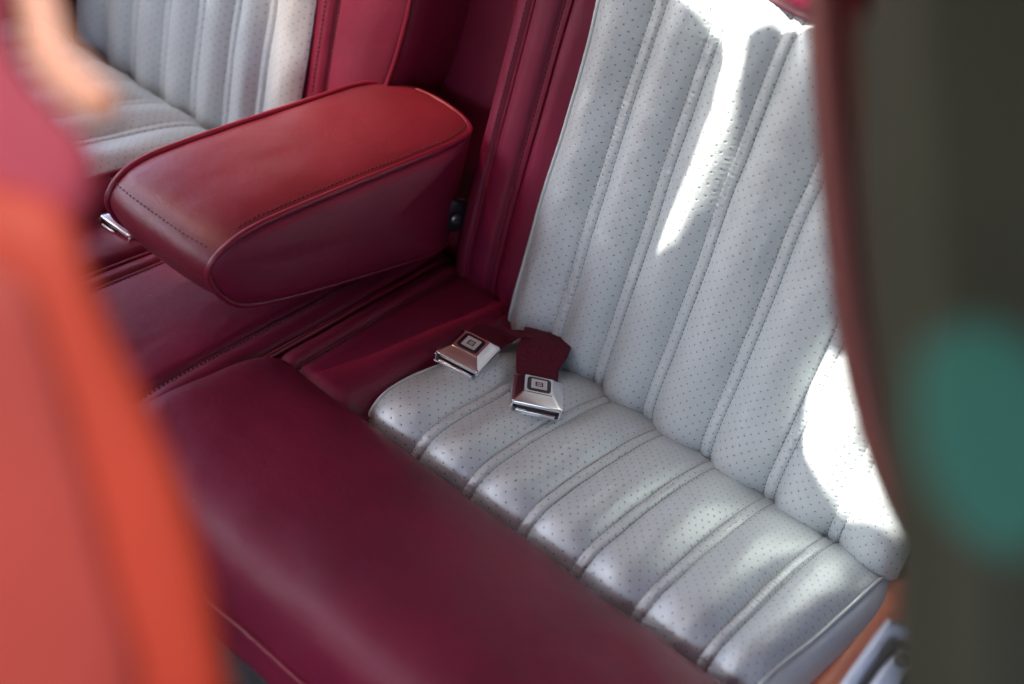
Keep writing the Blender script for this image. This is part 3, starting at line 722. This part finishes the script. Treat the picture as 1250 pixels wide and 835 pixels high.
# unseen roof; its openings are made up to shape the sun patches
SUN = nrm((-.30, -.44, .72)); RZ = .80
def to_roof(p): p = np.array(p); return p+SUN*((RZ-p[2])/SUN[2])
patch1 = [(820, -60), (826, 0), (845, 22), (868, 34), (884, 50), (890, 90), (876, 160), (856, 220), (828, 275), (808, 328), (832, 312), (841, 292), (865, 245), (893, 180), (910, 110), (922, 55), (942, 22), (975, 10), (1010, 5), (1010, -60)]
patch2 = [(1012, 425), (990, 470), (984, 530), (992, 575), (1014, 618), (1050, 650), (1100, 676), (1140, 640), (1100, 540), (1060, 440)]
bm = bmesh.new()
def loop(pts):
    vs = [bm.verts.new(p) for p in pts]; return [bm.edges.new((vs[k], vs[(k+1) % len(vs)])) for k in range(len(vs))]
eds = loop([(-1.58, -1.9, RZ), (1.2, -1.9, RZ), (1.2, .9, RZ), (-1.58, .9, RZ)])
fs_sun = [(-260, -160), (100, -160), (150, 60), (210, 150), (200, 330), (290, 450), (380, 620), (420, 960), (-260, 960)]
hp = [to_roof(pd(x_, y_, .29)) for x_, y_ in fs_sun]+[to_roof(pd(x_, y_, .30)) for x_, y_ in [(-20, -80), (80, -80), (150, 60), (170, 160), (100, 180), (0, 80)]]
def hull(P):
    P = sorted(set((float(p[0]), float(p[1])) for p in P)); H = []
    for seq in (P, P[::-1]):
        S_ = []
        for p in seq:
            while len(S_) > 1 and (S_[-1][0]-S_[-2][0])*(p[1]-S_[-2][1])-(S_[-1][1]-S_[-2][1])*(p[0]-S_[-2][0]) <= 0: S_.pop()
            S_.append(p)
        H += S_[:-1]
    return H
eds += loop([(a_, b_, RZ) for a_, b_ in hull(hp)])
for pt in (patch1, patch2):
    eds += loop([tuple(to_roof(pyy(x_, y_, -.004))) for x_, y_ in pt])
GX0, GX1, GY0, GY1 = -.76, -.47, -.31, .27
gl = [to_roof((a_, b_, .12)) for a_, b_ in ((GX0, GY0), (GX1, GY0), (GX1, GY1), (GX0, GY1))]
eds += loop([tuple(p) for p in gl])
bmesh.ops.triangle_fill(bm, use_beauty=True, use_dissolve=False, edges=eds)
o = bmobj('roof', bm, LINER, None); sm = o.modifiers.new('sol', 'SOLIDIFY'); sm.thickness = .004; keep(o, car)
gm, gnt, gb = newmat('armrest_sun_filter_tint'); gnt.nodes.remove(gb); out_ = gnt.nodes['Material Output']  # invented pane; its fading tint shapes dim warm sun on the armrest
tc_ = N(gnt, 'ShaderNodeTexCoord'); sx_ = N(gnt, 'ShaderNodeSeparateXYZ'); gnt.links.new(tc_.outputs['Generated'], sx_.inputs[0])
def bell(x): return mth(gnt, 'SUBTRACT', 1., mth(gnt, 'POWER', mth(gnt, 'ABSOLUTE', mth(gnt, 'SUBTRACT', mth(gnt, 'MULTIPLY', x, 2.), 1.)), 3.5))
fa = mth(gnt, 'MULTIPLY', bell(sx_.outputs[0]), bell(sx_.outputs[1]))
tb = gnt.nodes.new('ShaderNodeBsdfTransparent'); gl_ = gnt.nodes.new('ShaderNodeBsdfGlossy'); gl_.inputs['Roughness'].default_value = .05
cm_ = N(gnt, 'ShaderNodeMix'); cm_.data_type = 'RGBA'; gnt.links.new(fa, cm_.inputs[0]); cm_.inputs[6].default_value = (0, 0, 0, 1); cm_.inputs[7].default_value = (.21, .14, .10, 1)
gnt.links.new(cm_.outputs[2], tb.inputs[0]); ms_ = N(gnt, 'ShaderNodeMixShader'); ms_.inputs[0].default_value = .05
gnt.links.new(tb.outputs[0], ms_.inputs[1]); gnt.links.new(gl_.outputs[0], ms_.inputs[2]); gnt.links.new(ms_.outputs[0], out_.inputs[0])
ctr = np.mean(gl, axis=0)
keep(obj('armrest_sun_filter', [tuple(ctr+(p-ctr)*1.02+np.array([0, 0, .006])) for p in gl], [(0, 1, 2, 3)], gm, None, None, False), car)  # unseen filter added over the opening above the armrest

# ------------------------------------------------------------------ light, camera
w = bpy.data.worlds.new('World'); SC.world = w; w.use_nodes = True; nt = w.node_tree
sky = nt.nodes.new('ShaderNodeTexSky'); sky.sky_type = 'NISHITA'; sky.sun_disc = False
el = math.asin(SUN[2]); az = math.atan2(SUN[0], SUN[1]); sky.dust_density = 3.5; sky.ozone_density = .5; sky.air_density = .8; sky.sun_elevation = el; sky.sun_rotation = az
nt.links.new(sky.outputs[0], nt.nodes['Background'].inputs[0]); nt.nodes['Background'].inputs[1].default_value = .15
sd = bpy.data.lights.new('Sun', 'SUN'); sd.energy = 4.; sd.angle = math.radians(.6); sd.color = (1, .95, .86)
so = bpy.data.objects.new('Sun', sd); COL.objects.link(so); so.rotation_euler = Vector(tuple(SUN)).to_track_quat('Z', 'Y').to_euler(); so.location = (0, 0, 3)
cd = bpy.data.cameras.new('Camera'); cam = bpy.data.objects.new('Camera', cd); COL.objects.link(cam); SC.camera = cam
right = M@np.array([1, 0, 0.]); upv = M@np.array([0, -1., 0]); bk_ = M@np.array([0, 0, -1.])
cam.matrix_world = Matrix(((right[0], upv[0], bk_[0], C0[0]), (right[1], upv[1], bk_[1], C0[1]), (right[2], upv[2], bk_[2], C0[2]), (0, 0, 0, 1)))
cd.sensor_width = 36.; cd.lens = FPX*36/1250.; cd.clip_start = .02; cd.clip_end = 500
cd.dof.use_dof = True; cd.dof.focus_distance = 1.06; cd.dof.aperture_fstop = 3.2
SC.view_settings.view_transform = 'Standard'; SC.view_settings.look = 'None'; SC.view_settings.exposure = 2.75; SC.view_settings.gamma = 1
SC.cycles.max_bounces = 10; SC.cycles.diffuse_bounces = 6
